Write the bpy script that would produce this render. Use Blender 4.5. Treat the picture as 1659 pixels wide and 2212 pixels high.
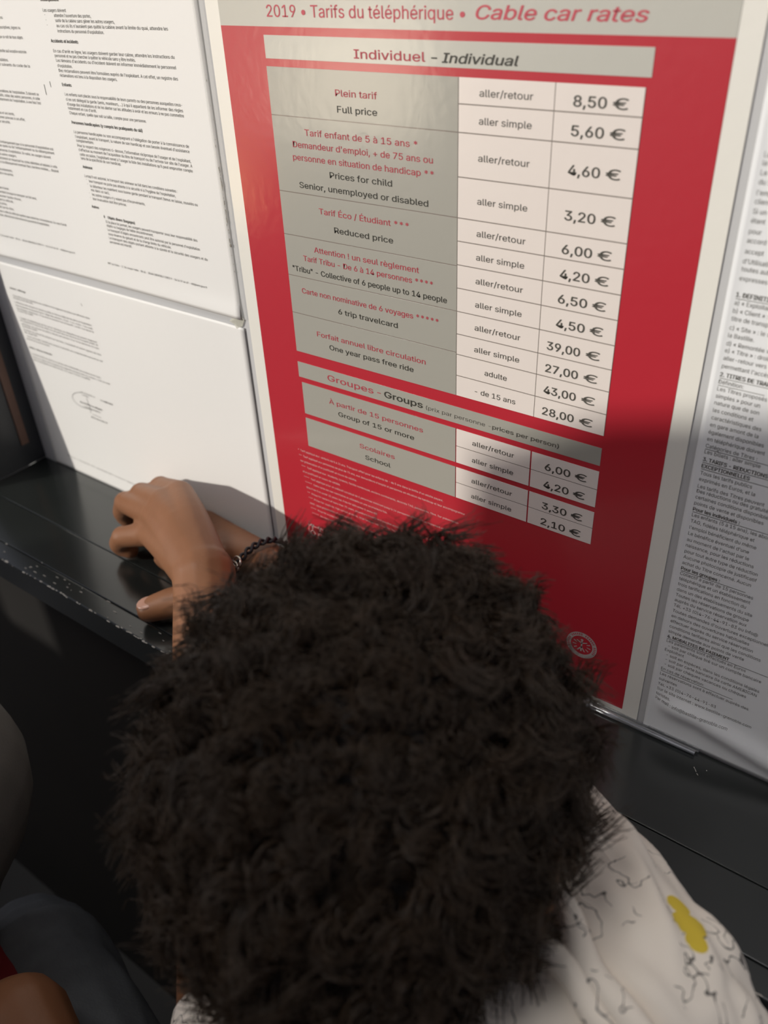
import bpy, bmesh, math, random
import numpy as np
from mathutils import Vector, Matrix

random.seed(4); rng = np.random.default_rng(4)
scene = bpy.context.scene
for o in list(bpy.data.objects):
    bpy.data.objects.remove(o)
C = scene.collection

# ------------------------------------------------------------------ camera
EYE = Vector((0.0, -0.38, 1.22))            # phone held above the child's head
FPX, CX, CY = 1830.69, 829.5, 1106.0
R = np.array([[0.80779935, 0.30666121, -0.50340751],
              [0.58803356, -0.47856315, 0.65206889],
              [-0.04094805, -0.82276133, -0.56691009]])   # rows: world x, y, z in lens axes
cam_d = bpy.data.cameras.new('camera')
cam_d.sensor_fit = 'VERTICAL'; cam_d.sensor_height = 24.0
cam_d.lens = FPX / 2212.0 * 24.0
cam_d.clip_start = 0.02
cam_d.dof.use_dof = True; cam_d.dof.focus_distance = 0.50; cam_d.dof.aperture_fstop = 4.6
cam = bpy.data.objects.new('camera', cam_d); C.objects.link(cam)
m = Matrix.Identity(4)
for i in range(3):
    m[i][0] = R[i, 0]; m[i][1] = -R[i, 1]; m[i][2] = -R[i, 2]; m[i][3] = EYE[i]
cam.matrix_world = m
scene.camera = cam

# ------------------------------------------------------------------ light
w = bpy.data.worlds.new('world'); scene.world = w; w.use_nodes = True
nt = w.node_tree; nt.nodes.clear()
def N(t, **k):
    n = nt.nodes.new(t)
    for a, b in k.items(): setattr(n, a, b)
    return n
wo = N('ShaderNodeOutputWorld'); bg = N('ShaderNodeBackground'); tc = N('ShaderNodeTexCoord')
sep = N('ShaderNodeSeparateXYZ'); rmp = N('ShaderNodeValToRGB'); mr = N('ShaderNodeMapRange')
nt.links.new(tc.outputs['Generated'], sep.inputs[0]); nt.links.new(sep.outputs['Z'], mr.inputs['Value'])
mr.inputs['From Min'].default_value = -0.6; mr.inputs['From Max'].default_value = 0.8
nt.links.new(mr.outputs[0], rmp.inputs[0])
e = rmp.color_ramp.elements
e[0].position = 0.0; e[0].color = (0.015, 0.015, 0.016, 1)
e[1].position = 1.0; e[1].color = (0.20, 0.21, 0.27, 1)
for p, c in ((0.20, (0.05, 0.05, 0.05, 1)), (0.30, (0.22, 0.21, 0.20, 1)), (0.38, (0.46, 0.44, 0.44, 1)), (0.50, (0.48, 0.48, 0.53, 1))):
    x = e.new(p); x.color = c
# warm sunlit ground seen low through the window on the left
prev = rmp.outputs[0]
def lobe(direction, lo, hi, strength, col, prev):
    d = N('ShaderNodeVectorMath', operation='DOT_PRODUCT'); d.inputs[1].default_value = Vector(direction).normalized()
    nt.links.new(tc.outputs['Generated'], d.inputs[0])
    q = N('ShaderNodeMapRange', interpolation_type='SMOOTHSTEP'); q.inputs['From Min'].default_value = lo; q.inputs['From Max'].default_value = hi
    q.inputs['To Max'].default_value = strength; nt.links.new(d.outputs['Value'], q.inputs['Value'])
    g_ = N('ShaderNodeMix', data_type='RGBA', blend_type='ADD'); g_.inputs['B'].default_value = (*col, 1); g_.clamp_factor = False
    nt.links.new(q.outputs[0], g_.inputs['Factor']); nt.links.new(prev, g_.inputs['A']); return g_.outputs['Result']
prev = lobe((-0.70, -0.70, -0.14), 0.955, 1.0, 1.0, (1.0, 0.74, 0.52), prev)     # sunlit ground seen low through the window
prev = lobe((-0.603, -0.786, -0.134), 0.9955, 0.9985, 11.0, (1.0, 0.86, 0.66), prev)  # glint off something bright outside
prev = lobe((-0.692, -0.673, -0.262), 0.9950, 0.9990, 8.0, (1.0, 0.62, 0.22), prev)  # orange thing outside
prev = lobe((-0.21, -0.36, 0.91), 0.976, 0.988, 10.0, (1.0, 0.97, 0.92), prev)        # added bright patch overhead, aimed at the strip highlight and top fill
nt.links.new(prev, bg.inputs['Color']); bg.inputs['Strength'].default_value = 1.0
nt.links.new(bg.outputs[0], wo.inputs['Surface'])

SUN = Vector((-0.54, -0.76, 0.36)).normalized()
sd_ = bpy.data.lights.new('low_sun', 'SUN'); sd_.energy = 2.95; sd_.color = (1.0, 0.96, 0.88); sd_.angle = math.radians(2.0)
so_ = bpy.data.objects.new('low_sun', sd_); C.objects.link(so_); so_.location = SUN * 4
so_.rotation_euler = SUN.to_track_quat('Z', 'Y').to_euler()

scene.view_settings.view_transform = 'Standard'
scene.view_settings.look = 'None'
scene.view_settings.gamma = 1.0
scene.view_settings.use_curve_mapping = False
scene.view_settings.exposure = 0.0

# ------------------------------------------------------------------ helpers
def ray(x, y):
    v = R @ np.array([x - CX, y - CY, FPX]); return v / np.linalg.norm(v)
def on_wall(x, y, Y=0.0):
    r = ray(x, y); return r * ((Y - EYE.y) / r[1]) + np.array(EYE)
def on_level(x, y, v):                       # v = height relative to the eye
    r = ray(x, y); return Vector(r * (v / r[2]) + np.array(EYE))
def at(x, y, dist):
    return Vector(ray(x, y) * dist + np.array(EYE))
def loc(x, y, v):
    return Vector((x, y, v + EYE.z))

def prop(o, label=None, cat=None, group=None, kind=None):
    if label: o['label'] = label
    if cat: o['category'] = cat
    if group: o['group'] = group
    if kind: o['kind'] = kind
    return o
def link(name, me, mat, parent=None):
    o = bpy.data.objects.new(name, me); C.objects.link(o)
    if mat: me.materials.append(mat)
    if parent:
        o.parent = parent
        o.matrix_parent_inverse = parent.matrix_basis.inverted()
    return o
def empty(name, location, **k):
    o = bpy.data.objects.new(name, None); C.objects.link(o); o.location = location
    o.empty_display_size = 0.05
    return prop(o, **k)
def from_bm(name, bm, mat, parent=None, smooth=False):
    me = bpy.data.meshes.new(name); bm.normal_update(); bm.to_mesh(me); bm.free()
    if smooth:
        for p in me.polygons: p.use_smooth = True
    return link(name, me, mat, parent)
def add_box(bm, x0, x1, y0, y1, z0, z1, bevel=0.0):
    vs = [bm.verts.new((x, y, z)) for x in (x0, x1) for y in (y0, y1) for z in (z0, z1)]
    fs = [bm.faces.new([vs[i] for i in q]) for q in
          ((0, 1, 3, 2), (4, 6, 7, 5), (0, 4, 5, 1), (2, 3, 7, 6), (0, 2, 6, 4), (1, 5, 7, 3))]
    bmesh.ops.recalc_face_normals(bm, faces=fs)
    if bevel:
        es = list({e for f in fs for e in f.edges})
        bmesh.ops.bevel(bm, geom=es, offset=bevel, segments=2, affect='EDGES', profile=0.5)
def box(name, x0, x1, y0, y1, z0, z1, mat, parent=None, bevel=0.0):
    bm = bmesh.new(); add_box(bm, min(x0, x1), max(x0, x1), min(y0, y1), max(y0, y1), min(z0, z1), max(z0, z1), bevel)
    return from_bm(name, bm, mat, parent)
def plate(name, u0, u1, v0, v1, y0, y1, mat, parent=None):      # millimetres on the wall
    return box(name, u0 / 1000, u1 / 1000, y0 / 1000, y1 / 1000, v0 / 1000 + EYE.z, v1 / 1000 + EYE.z, mat, parent)

def material(name, color, rough=0.6, coat=0.0, coat_rough=0.15, noise=0.0, nscale=40.0, bump=0.0, bscale=200.0,
             metallic=0.0, spec=0.5, sss=0.0, trans=0.0, ior=1.45):
    mt = bpy.data.materials.new(name); mt.use_nodes = True
    t = mt.node_tree; b = t.nodes['Principled BSDF']
    b.inputs['Base Color'].default_value = (*color, 1); b.inputs['Roughness'].default_value = rough
    b.inputs['Metallic'].default_value = metallic; b.inputs['Specular IOR Level'].default_value = spec
    b.inputs['Coat Weight'].default_value = coat; b.inputs['Coat Roughness'].default_value = coat_rough
    b.inputs['Transmission Weight'].default_value = trans; b.inputs['IOR'].default_value = ior
    if sss:
        b.inputs['Subsurface Weight'].default_value = sss
        b.inputs['Subsurface Radius'].default_value = (0.008, 0.003, 0.0015); b.inputs['Subsurface Scale'].default_value = 0.5
    co = t.nodes.new('ShaderNodeTexCoord')
    if noise:
        n = t.nodes.new('ShaderNodeTexNoise'); n.inputs['Scale'].default_value = nscale; n.inputs['Detail'].default_value = 5
        t.links.new(co.outputs['Object'], n.inputs['Vector'])
        r = t.nodes.new('ShaderNodeMapRange'); r.inputs['To Min'].default_value = 1 - noise; r.inputs['To Max'].default_value = 1 + noise
        t.links.new(n.outputs['Fac'], r.inputs['Value'])
        mx = t.nodes.new('ShaderNodeVectorMath'); mx.operation = 'SCALE'; mx.inputs[0].default_value = color
        t.links.new(r.outputs[0], mx.inputs['Scale']); t.links.new(mx.outputs[0], b.inputs['Base Color'])
    if bump:
        n = t.nodes.new('ShaderNodeTexNoise'); n.inputs['Scale'].default_value = bscale; n.inputs['Detail'].default_value = 3
        t.links.new(co.outputs['Object'], n.inputs['Vector'])
        bp = t.nodes.new('ShaderNodeBump'); bp.inputs['Strength'].default_value = bump; bp.inputs['Distance'].default_value = 0.001
        t.links.new(n.outputs['Fac'], bp.inputs['Height']); t.links.new(bp.outputs[0], b.inputs['Normal'])
        if coat: t.links.new(bp.outputs[0], b.inputs['Coat Normal'])
    return mt

M = {}
M['wall'] = material('grey_wall_paint', (0.52, 0.515, 0.515), 0.6, noise=0.06, nscale=12)
M['dark_wall'] = material('dark_glossy_panel', (0.035, 0.038, 0.042), 0.28, noise=0.25, nscale=9, bump=0.05, bscale=30)
M['ledge'] = material('black_lacquer', (0.014, 0.016, 0.015), 0.20, noise=0.3, nscale=14, bump=0.05, bscale=60, spec=0.6, coat=0.4, coat_rough=0.16, ior=1.5)
M['ledge_front'] = material('dark_brown_panel', (0.010, 0.008, 0.0065), 0.6, noise=0.3, nscale=10)
M['chip'] = material('bare_chipped_paint', (0.32, 0.30, 0.27), 0.7)
M['floor'] = material('dark_floor', (0.018, 0.017, 0.016), 0.7, noise=0.3, nscale=6)
M['brown_trim'] = material('brown_wood_trim', (0.16, 0.09, 0.065), 0.45, noise=0.3, nscale=30)
M['paper'] = material('white_paper', (0.80, 0.78, 0.75), 0.55, noise=0.015, nscale=8)
M['paper_right'] = material('cool_white_paper', (0.80, 0.80, 0.80), 0.5, noise=0.015, nscale=8)
M['ink'] = material('grey_black_ink', (0.15, 0.145, 0.13), 0.7)
LAM = dict(rough=0.42, coat=0.55, coat_rough=0.16, bump=0.10, bscale=150)
M['red'] = material('laminated_red_print', (0.46, 0.020, 0.034), **LAM)
M['poster_white'] = material('laminated_white_paper', (0.80, 0.77, 0.70), **LAM)
M['silver'] = material('laminated_silver_grey_print', (0.36, 0.345, 0.30), **LAM)
M['silver_light'] = material('laminated_pale_grey_print', (0.50, 0.485, 0.43), **LAM)
M['cell'] = material('laminated_pinkish_white_print', (0.78, 0.70, 0.645), **LAM)
M['grid'] = material('grey_brown_grid_line_print', (0.20, 0.165, 0.14), **LAM)
M['red_ink'] = material('red_ink', (0.42, 0.055, 0.075), 0.5)
M['title_ink'] = material('title_red_ink', (0.50, 0.07, 0.095), 0.5)
M['black_ink'] = material('poster_black_ink', (0.045, 0.042, 0.033), 0.5)
M['price_ink'] = material('poster_grey_ink', (0.085, 0.078, 0.065), 0.5)
M['white_ink'] = material('white_ink', (0.70, 0.46, 0.44), 0.5)
M['emblem_ink'] = material('emblem_grey_ink', (0.42, 0.36, 0.335), 0.5)
M['film'] = material('clear_film', (0.78, 0.77, 0.74), 0.2)
M['film'].node_tree.nodes['Principled BSDF'].inputs['Alpha'].default_value = 0.12
M['clear'] = material('clear_acrylic', (0.95, 0.96, 0.97), 0.05, trans=0.85, ior=1.6, spec=0.8, coat=1.0, coat_rough=0.03)
M['clear'].node_tree.nodes['Principled BSDF'].inputs['Coat IOR'].default_value = 2.3
M['tape'] = material('yellowed_clear_tape', (0.70, 0.68, 0.58), 0.25, bump=0.3, bscale=300)
M['tape'].node_tree.nodes['Principled BSDF'].inputs['Alpha'].default_value = 0.45
M['dirt'] = material('dark_dirt_specks', (0.26, 0.24, 0.20), 0.8)
M['skin'] = material('brown_skin', (0.215, 0.094, 0.045), 0.46, noise=0.10, nscale=45, bump=0.10, bscale=420, sss=0.10, spec=0.4)
M['nail'] = material('pale_nail', (0.40, 0.22, 0.16), 0.3)
M['cord'] = material('black_cord', (0.012, 0.010, 0.014), 0.55)
M['steel'] = material('bright_metal', (0.55, 0.52, 0.47), 0.25, metallic=0.9)
M['eye'] = material('eye_white', (0.75, 0.73, 0.70), 0.2)
M['denim'] = material('grey_denim', (0.13, 0.14, 0.15), 0.85, noise=0.3, nscale=60, bump=0.4, bscale=500)
M['shoe'] = material('dark_canvas_shoe', (0.05, 0.05, 0.06), 0.7)
M['grey_cloth'] = material('grey_jersey', (0.12, 0.122, 0.114), 0.9, bump=0.3, bscale=500)
M['red_cloth'] = material('red_cloth', (0.22, 0.012, 0.018), 0.85, bump=0.3, bscale=400)
M['scalp'] = material('dark_scalp', (0.012, 0.008, 0.006), 0.8)

# ------------------------------------------------------------------ lettering, made in one batch
JOBS = []          # (key, text, u, v, size_mm, width_mm or None, align, bold, shear, xscale, slope)
def T(key, text, u, v, size, width=None, align='L', bold=0.0, shear=0.0, xs=1.0):
    JOBS.append((key, text, u, v, size, width, align, bold, shear, xs))
def TP(key, text, p, q=None, size=3.2, bold=0.0):     # baseline ends measured in the photograph, laid on the wall
    a = on_wall(*p); 
    if q is None:
        T(key, text, a[0] * 1000, (a[2] - EYE.z) * 1000, size, None, 'L', bold, 0.0, 0.88)
    else:
        b = on_wall(*q); v = ((a[2] + b[2]) / 2 - EYE.z) * 1000
        T(key, text, a[0] * 1000, v, size, (b[0] - a[0]) * 1000, 'L', bold)
LETTERS = {}
try:                                   # the plain grotesque that ships with Blender; else its built-in face
    import os
    FONT = bpy.data.fonts.load(os.path.join(bpy.utils.system_resource('DATAFILES'), 'fonts', 'Inter.woff2'))
except Exception:
    FONT = None
def run_lettering():
    cv = []
    for j in JOBS:
        c = bpy.data.curves.new('t', 'FONT'); c.body = j[1]; c.resolution_u = 3; c.size = 1.0
        c.shear = j[8]
        if FONT: c.font = FONT
        o = bpy.data.objects.new('t', c); C.objects.link(o); cv.append(o)
    dg = bpy.context.evaluated_depsgraph_get(); dg.update()
    for j, o in zip(JOBS, cv):
        key, text, u, v, size, width, align, bold, shear, xs = j
        me = bpy.data.meshes.new_from_object(o.evaluated_get(dg))
        n = len(me.vertices); co = np.empty(n * 3); me.vertices.foreach_get('co', co); co = co.reshape(-1, 3)
        if n:
            lo, hi = co[:, 0].min(), co[:, 0].max()
            sx = size * xs if width is None else width / max(hi - lo, 1e-6)
            X = (co[:, 0] - lo) * sx; Wd = (hi - lo) * sx
            X = X + u - (Wd if align == 'R' else Wd / 2 if align == 'C' else 0)
            P = np.stack([X / 1000, np.zeros(n), (co[:, 1] * size + v) / 1000 + EYE.z], 1)
            vs, fs = LETTERS.setdefault(key, ([], []))
            polys = [list(p.vertices) for p in me.polygons]; bo = bold * size / 1000
            for c_, (dx, dz) in enumerate(((-bo, 0), (bo, 0), (0, bo * 0.5), (0, -bo * 0.5)) if bold else ((0, 0),)):     # heavier weights
                b = len(vs); vs.extend((P + np.array([dx, -0.00002 * c_, dz])).tolist())
                fs.extend([[k + b for k in p] for p in polys])
        bpy.data.meshes.remove(me)
    for o in cv:
        c = o.data; bpy.data.objects.remove(o); bpy.data.curves.remove(c)
def letters(key, name, mat, y_mm, parent, extra=None):
    vs, fs = LETTERS.get(key, ([], []))
    vs = [(a, y_mm / 1000 + b, c) for a, b, c in vs]; fs = list(fs)
    if extra:
        for q in extra:                                   # quads / polygons (u, v) in millimetres
            b = len(vs); vs += [(a / 1000, y_mm / 1000, c / 1000 + EYE.z) for a, c in q]; fs.append(list(range(b, b + len(q))))
    me = bpy.data.meshes.new(name); me.from_pydata(vs, [], fs); me.update()
    return link(name, me, mat, parent)

# poster wording -----------------------------------------------------
T('title_a', '2019 • Tarifs du téléphérique •', -353.8, -35.8, 10.6, 121.5, 'L', 0.008)
T('title_b', 'Cable car rates', -226.5, -35.4, 10.6, 80.3, 'L', 0.022, 0.22)
T('ind_a', 'Individuel', -297.1, -53.4, 8.0, 43.0, 'L', 0.016)
T('ind_c', '-', -250.5, -53.4, 8.0, 3.2, 'L', 0.02)
T('ind_b', 'Individual', -244.5, -53.4, 8.0, 40.5, 'L', 0.026, 0.2)
DESC = [   # (row index, [(text, u0, u1, v, colour)])
 (0, [('Plein tarif', -310.8, -283.6, -71.4, 'r'), ('Full price', -310.2, -284.0, -79.2, 'k')]),
 (1, [('Tarif enfant de 5 à 15 ans *', -334.4, -259.3, -92.4, 'r'), ("Demandeur d'emploi, + de 75 ans ou", -343.9, -250.1, -99.1, 'r'),
      ('personne en situation de handicap **', -344.7, -249.6, -105.9, 'r'), ('Prices for child', -318.6, -276.1, -113.2, 'k'),
      ('Senior, unemployed or disabled', -341.7, -253.2, -120.8, 'k')]),
 (2, [('Tarif Éco / Étudiant ***', -328.6, -265.9, -134.0, 'r'), ('Reduced price', -318.2, -276.7, -143.4, 'k')]),
 (3, [('Attention ! un seul règlement', -335.0, -259.8, -157.2, 'r'), ('Tarif Tribu - De 6 à 14 personnes ****', -344.1, -250.7, -163.6, 'r'),
      ('"Tribu" - Collective of 6 people up to 14 people', -353.6, -241.6, -171.0, 'k')]),
 (4, [('Carte non nominative de 6 voyages *****', -347.9, -247.1, -184.4, 'r'), ('6 trip travelcard', -319.8, -275.5, -192.5, 'k')]),
 (5, [('Forfait annuel libre circulation', -338.7, -256.3, -211.0, 'r'), ('One year pass free ride', -329.2, -265.0, -218.0, 'k')]),
 (6, [('À partir de 15 personnes', -333.5, -259.0, -257.2, 'r'), ('Group of 15 or more', -326.3, -265.8, -264.6, 'k')]),
 (7, [('Scolaires', -309.9, -281.5, -283.6, 'r'), ('School', -305.7, -285.2, -291.2, 'k')]),
]
for i, ls in DESC:
    for t, a, b, v, c in ls:
        T('desc_%d_%s' % (i, c), t, a, v, 6.3, b - a, 'L', 0.012 if c == 'r' else 0.014)
ROWV = [-59.1, -70.6, -83.3, -104.0, -124.1, -136.0, -148.5, -161.2, -174.3, -187.4, -199.6, -212.6, -225.2]
TYPES = ['aller/retour', 'aller simple'] * 5 + ['adulte', '- de 15 ans']
PRICES = ['8,50 €', '5,60 €', '4,60 €', '3,20 €', '6,00 €', '4,20 €', '6,50 €', '4,50 €', '39,00 €', '27,00 €', '43,00 €', '28,00 €']
GROUPV = [(-247.4, -259.2), (-259.2, -270.8), (-274.2, -285.3), (-285.3, -296.5)]
GTYPES = ['aller/retour', 'aller simple'] * 2
GPRICES = ['6,00 €', '4,20 €', '3,30 €', '2,10 €']
rows = [(ROWV[i], ROWV[i + 1], TYPES[i], PRICES[i]) for i in range(12)] + \
       [(a, b, GTYPES[i], GPRICES[i]) for i, (a, b) in enumerate(GROUPV)]
for i, (a, b, t, p) in enumerate(rows):
    mid = (a + b) / 2
    wt = 28.0 if 'aller' in t else 14.0 if t == 'adulte' else 26.0
    T('type_%d' % i, t, -209.6, mid - 2.0, 6.1, wt, 'C', 0.006)
    T('price_%d' % i, p[:-2], -175.7 if len(p) == 6 else -179.9, mid - 3.3, 8.7, 15.4 if len(p) == 6 else 18.4, 'L', 0.022)
    T('price_%d' % i, '€', -157.4 if len(p) == 6 else -158.2, mid - 3.3, 8.7, 7.0 if len(p) == 6 else 7.6, 'L', 0.016)
T('grp_a', 'Groupes', -333.2, -240.4, 8.0, 37.0, 'L', 0.014)
T('grp_a', '-', -293.0, -240.4, 8.0, 2.6, 'L', 0.014)
T('grp_b', 'Groups', -287.5, -240.4, 8.0, 28.5, 'L', 0.026)
T('grp_c', '(prix par personne - ', -256.5, -240.4, 5.0, 45.0, 'L', 0.0)
T('grp_c', 'prices per person)', -210.5, -240.4, 5.0, 42.0, 'L', 0.02)
SMALL = [
 "*  Tarif appliqué aux : enfants de 5 à 15 ans. Transport offert pour les enfants de - de 5 ans dans la limite d'un adulte payant.",
 "**  Tarif appliqué aux personnes de plus de 75 ans, aux demandeurs d'emploi et personnes en situation de handicap et leur accompagnateur",
 "sur présentation d'un justificatif en cours de validité.",
 "***  Tarif appliqué aux : étudiants, lycéens, famille nombreuse, anciens combattants, abonnés TAG, pensionnés, fibre. Sur présentation",
 "d'un justificatif en cours de validité.",
 "****  Tarif appliqué pour un collectif constitué de 6 personnes minimum jusqu'à 14 personnes effectuant un règlement unique.",
 "*****  Cette carte est non nominative et utilisable en une ou plusieurs fois.",
 "Kids from 5 to under 15 years old. Free for kids under 5 years old.",
 "**  Prices for seniors of more than 75 years, jobseekers invalids and possible accompanying person upon presentation of a valid proof.",
 "***  Prices for: students, high school students, large families, war veterans, TAG subscribers and Isère",
 "card : upon presentation of a valid proof.",
 "****  Price for a collective consisted of 6 people minimum and up to 14 people maximum making a single payment.",
 "*****  No name card, usable on one or more occasions."]
for i, s in enumerate(SMALL):
    T('small', s, -367.0 + (0.6 * i), -303.6 - i * 4.37, 3.05, None, 'L', 0.0, 0.0, 0.98)
T('access', 'Accessibilité PMR', -307.7, -371.4, 7.2, 91.5, 'L', 0.02)
T('credit', 'IMP/2019', -173.8, -366.5, 2.4, None, 'L')
T('credit', 'Crédits photos', -173.8, -371.2, 2.4, None, 'L')

# notice sheets: wording with its baseline ends as measured ----------
def crop(ox, oy, s, p): return (ox + p[0] * s, oy + p[1] * s)
A = [('Débarquement', (45, 8), (205, 8), 1), ('Les usagers doivent', (65, 103), (272, 107), 0), ("attendre l'ouverture des portes,", (165, 150), (495, 158), 0),
 ('sortir de la cabine sans gêner les autres usagers,', (178, 197), (705, 208), 0),
 ("au cas où ils n'auraient pas quitté la cabine avant la limite du quai, attendre les", (188, 242), (1185, 272), 0),
 ("instructions du personnel d'exploitation.", (198, 290), (612, 303), 0), ('Accidents et incidents', (138, 378), (380, 387), 1),
 ("En cas d'arrêt en ligne, les usagers doivent garder leur calme, attendre les instructions du", (160, 468), (1243, 525), 0),
 ('personnel et ne pas chercher à quitter le véhicule sans y être invités.', (172, 510), (893, 550), 0),
 ("Les témoins d'accidents ou d'incident doivent en informer immédiatement le personnel", (185, 553), (1258, 618), 0),
 ("d'exploitation.", (197, 600), (328, 607), 0),
 ("Des réclamations peuvent être formulées auprès de l'exploitant. A cet effet, un registre des", (208, 640), (1275, 722), 0),
 ('réclamations est tenu à la disposition des usagers.', (218, 685), (730, 725), 0), ('Enfants', (238, 768), (320, 775), 1),
 ('Les enfants sont placés sous la responsabilité de leurs parents ou des personnes auxquelles ceux-', (262, 853), (1312, 955), 0),
 ('ci en ont délégué la garde (amis, moniteurs, ...) à qui il appartient de les informer des règles', (272, 897), (1320, 1007), 0),
 ("d'usage des installations et de les alerter sur les attitudes à avoir et les erreurs à ne pas commettre", (282, 940), (1327, 1052), 0),
 ("notamment en cas d'arrêt.", (292, 978), (545, 1005), 0), ('Chaque enfant, quelle que soit sa taille, compte pour une personne.', (303, 1020), (990, 1098), 0),
 ('Personnes handicapées (y compris les pratiquants du ski)', (323, 1102), (955, 1185), 1),
 ('-', (80, 143), None, 0), ('-', (92, 190), None, 0), ('-', (103, 235), None, 0)]
B = [("La personne handicapée ou son accompagnant a l'obligation de porter à la connaissance de", (135, 68), (1165, 205), 0),
 ("l'exploitant, avant le transport, la nature de son handicap et son besoin éventuel d'assistance", (147, 110), (1170, 252), 0),
 ('complémentaire.', (157, 148), (313, 168), 0),
 ("Pour le respect des exigences ci-dessus, l'information réciproque de l'usager et de l'exploitant,", (166, 188), (1183, 340), 0),
 ("s'effectue au moment de l'acquisition du titre de transport ou de l'arrivée sur site de l'usager. A", (177, 228), (1195, 382), 0),
 ("cette occasion, l'exploitant remet à l'usager la liste des installations qu'il peut emprunter compte", (187, 265), (1200, 430), 0),
 ('tenu de la spécificité de son handicap.', (197, 305), (557, 362), 0), ('Animaux', (215, 383), (300, 395), 1),
 ("Lorsqu'il est autorisé, le transport des animaux se fait dans les conditions suivantes :", (230, 460), (1062, 608), 0),
 ("leur transport ne porte pas atteinte à la sécurité ni à l'hygiène de l'exploitation,", (270, 508), (1045, 648), 0),
 ('le détenteur les maintient sous bonne garde pendant le transport (tenus en laisse, muselés ou', (280, 550), (1243, 730), 0),
 ('mis dans un sac),', (288, 590), (452, 618), 0), ("les autres usagers n'y voient pas d'inconvénients,", (298, 630), (772, 718), 0),
 ('leur évacuation doit être prévue.', (305, 668), (605, 725), 0), ('Autres', (295, 738), (358, 748), 1),
 ('-', (245, 495), None, 0), ('-', (255, 535), None, 0), ('-', (272, 615), None, 0), ('-', (280, 655), None, 0),
 ('Objets divers (bagages)', (437, 835), (680, 888), 1),
 ('Si la place le permet, les usagers peuvent transporter sous leur responsabilité des', (420, 872), (1240, 1045), 0),
 ('objets ou bagages de faible encombrement.', (428, 908), (845, 995), 0),
 ("Le transport d'objets encombrants peut être autorisé par le personnel d'exploitation", (437, 947), (1262, 1122), 0),
 ('sous réserve du gabarit et de la charge limite du véhicule.', (443, 982), (1005, 1105), 0),
 ('Le transport des objets portant atteinte à la sûreté et la sécurité des usagers et du', (450, 1018), (1330, 1215), 0),
 ('personnel est interdit.', (457, 1055), (653, 1095), 0),
 ('DDT de l\'Isère - 17, Bd Joseph Vallier - BP 45 - 38040 GRENOBLE CEDEX 9 - 04 56 59 46 49 - ddt@isere.gouv.fr', (440, 1245), (1328, 1458), 2)]
L = [('zones.', (0, 158), (38, 162), 0), ('descriptives, signes ou', (0, 240), (185, 250), 0), ('que ce soit de tous objets', (0, 322), (207, 332), 0),
 ('interdite sauf exception autorisée', (0, 440), (237, 455), 0), ('installations.', (0, 518), (82, 522), 0), ('et suivants du code de la', (0, 555), (268, 578), 0),
 ("conditions de l'exploitation. Il doivent se", (0, 780), (343, 817), 0), ('outils, celles des autres personnes, ni celle', (0, 815), (352, 855), 0),
 ("notamment de l'exploitation, à une fois l'est", (0, 850), (362, 893), 0), ('bas et ses bords,', (0, 968), (135, 982), 0),
 ('zones prévues à cet effet,', (0, 1000), (227, 1035), 0), ('de sécurité.', (0, 1040), (100, 1053), 0),
 ("d'embarquement que si le personnel d'exploitation est", (0, 1210), (468, 1285), 0), ("des quais ou de l'embarquement ou du débarquement", (0, 1243), (475, 1318), 0),
 ("personnel d'exploitation. En outre, les usagers doivent", (0, 1283), (445, 1352), 0), ('les autres usagers.', (0, 1318), (153, 1340), 0),
 ('strictement en respectant les zones délimitées et balisées à cette', (0, 1350), (500, 1435), 0),
 ('et si le débarquement éventuel (bas, barrières mobiles,... disposé', (0, 1382), (512, 1472), 0), ('encombrements,', (0, 1448), (117, 1465), 0),
 ('selon nos portes.', (0, 1480), (127, 1500), 0), ('sans fumer.', (0, 1605), (90, 1618), 0), ('pendant lorsque le transport se fait seul,', (0, 1640), (322, 1700), 0),
 ('heurter toute chose,', (0, 1675), (192, 1708), 0), ('dans le véhicule,', (0, 1708), (125, 1725), 0), ('les portes,', (0, 1738), (70, 1747), 0),
 ('jeter par les vitres,', (0, 1768), (130, 1792), 0), ("mise à celle du véhicule quelles que soient les circonstances. En cas d'arrêt", (0, 1803), (578, 1928), 0),
 ("temps, attendre les instructions du personnel d'exploitation.", (0, 1838), (432, 1925), 0),
 ('17, Bd Joseph Vallier - BP 45 - 38040 GRENOBLE CEDEX 9 - 04 56 59 46 49 - ddt@isere.gouv.fr', (0, 2008), (650, 2160), 2)]
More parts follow.
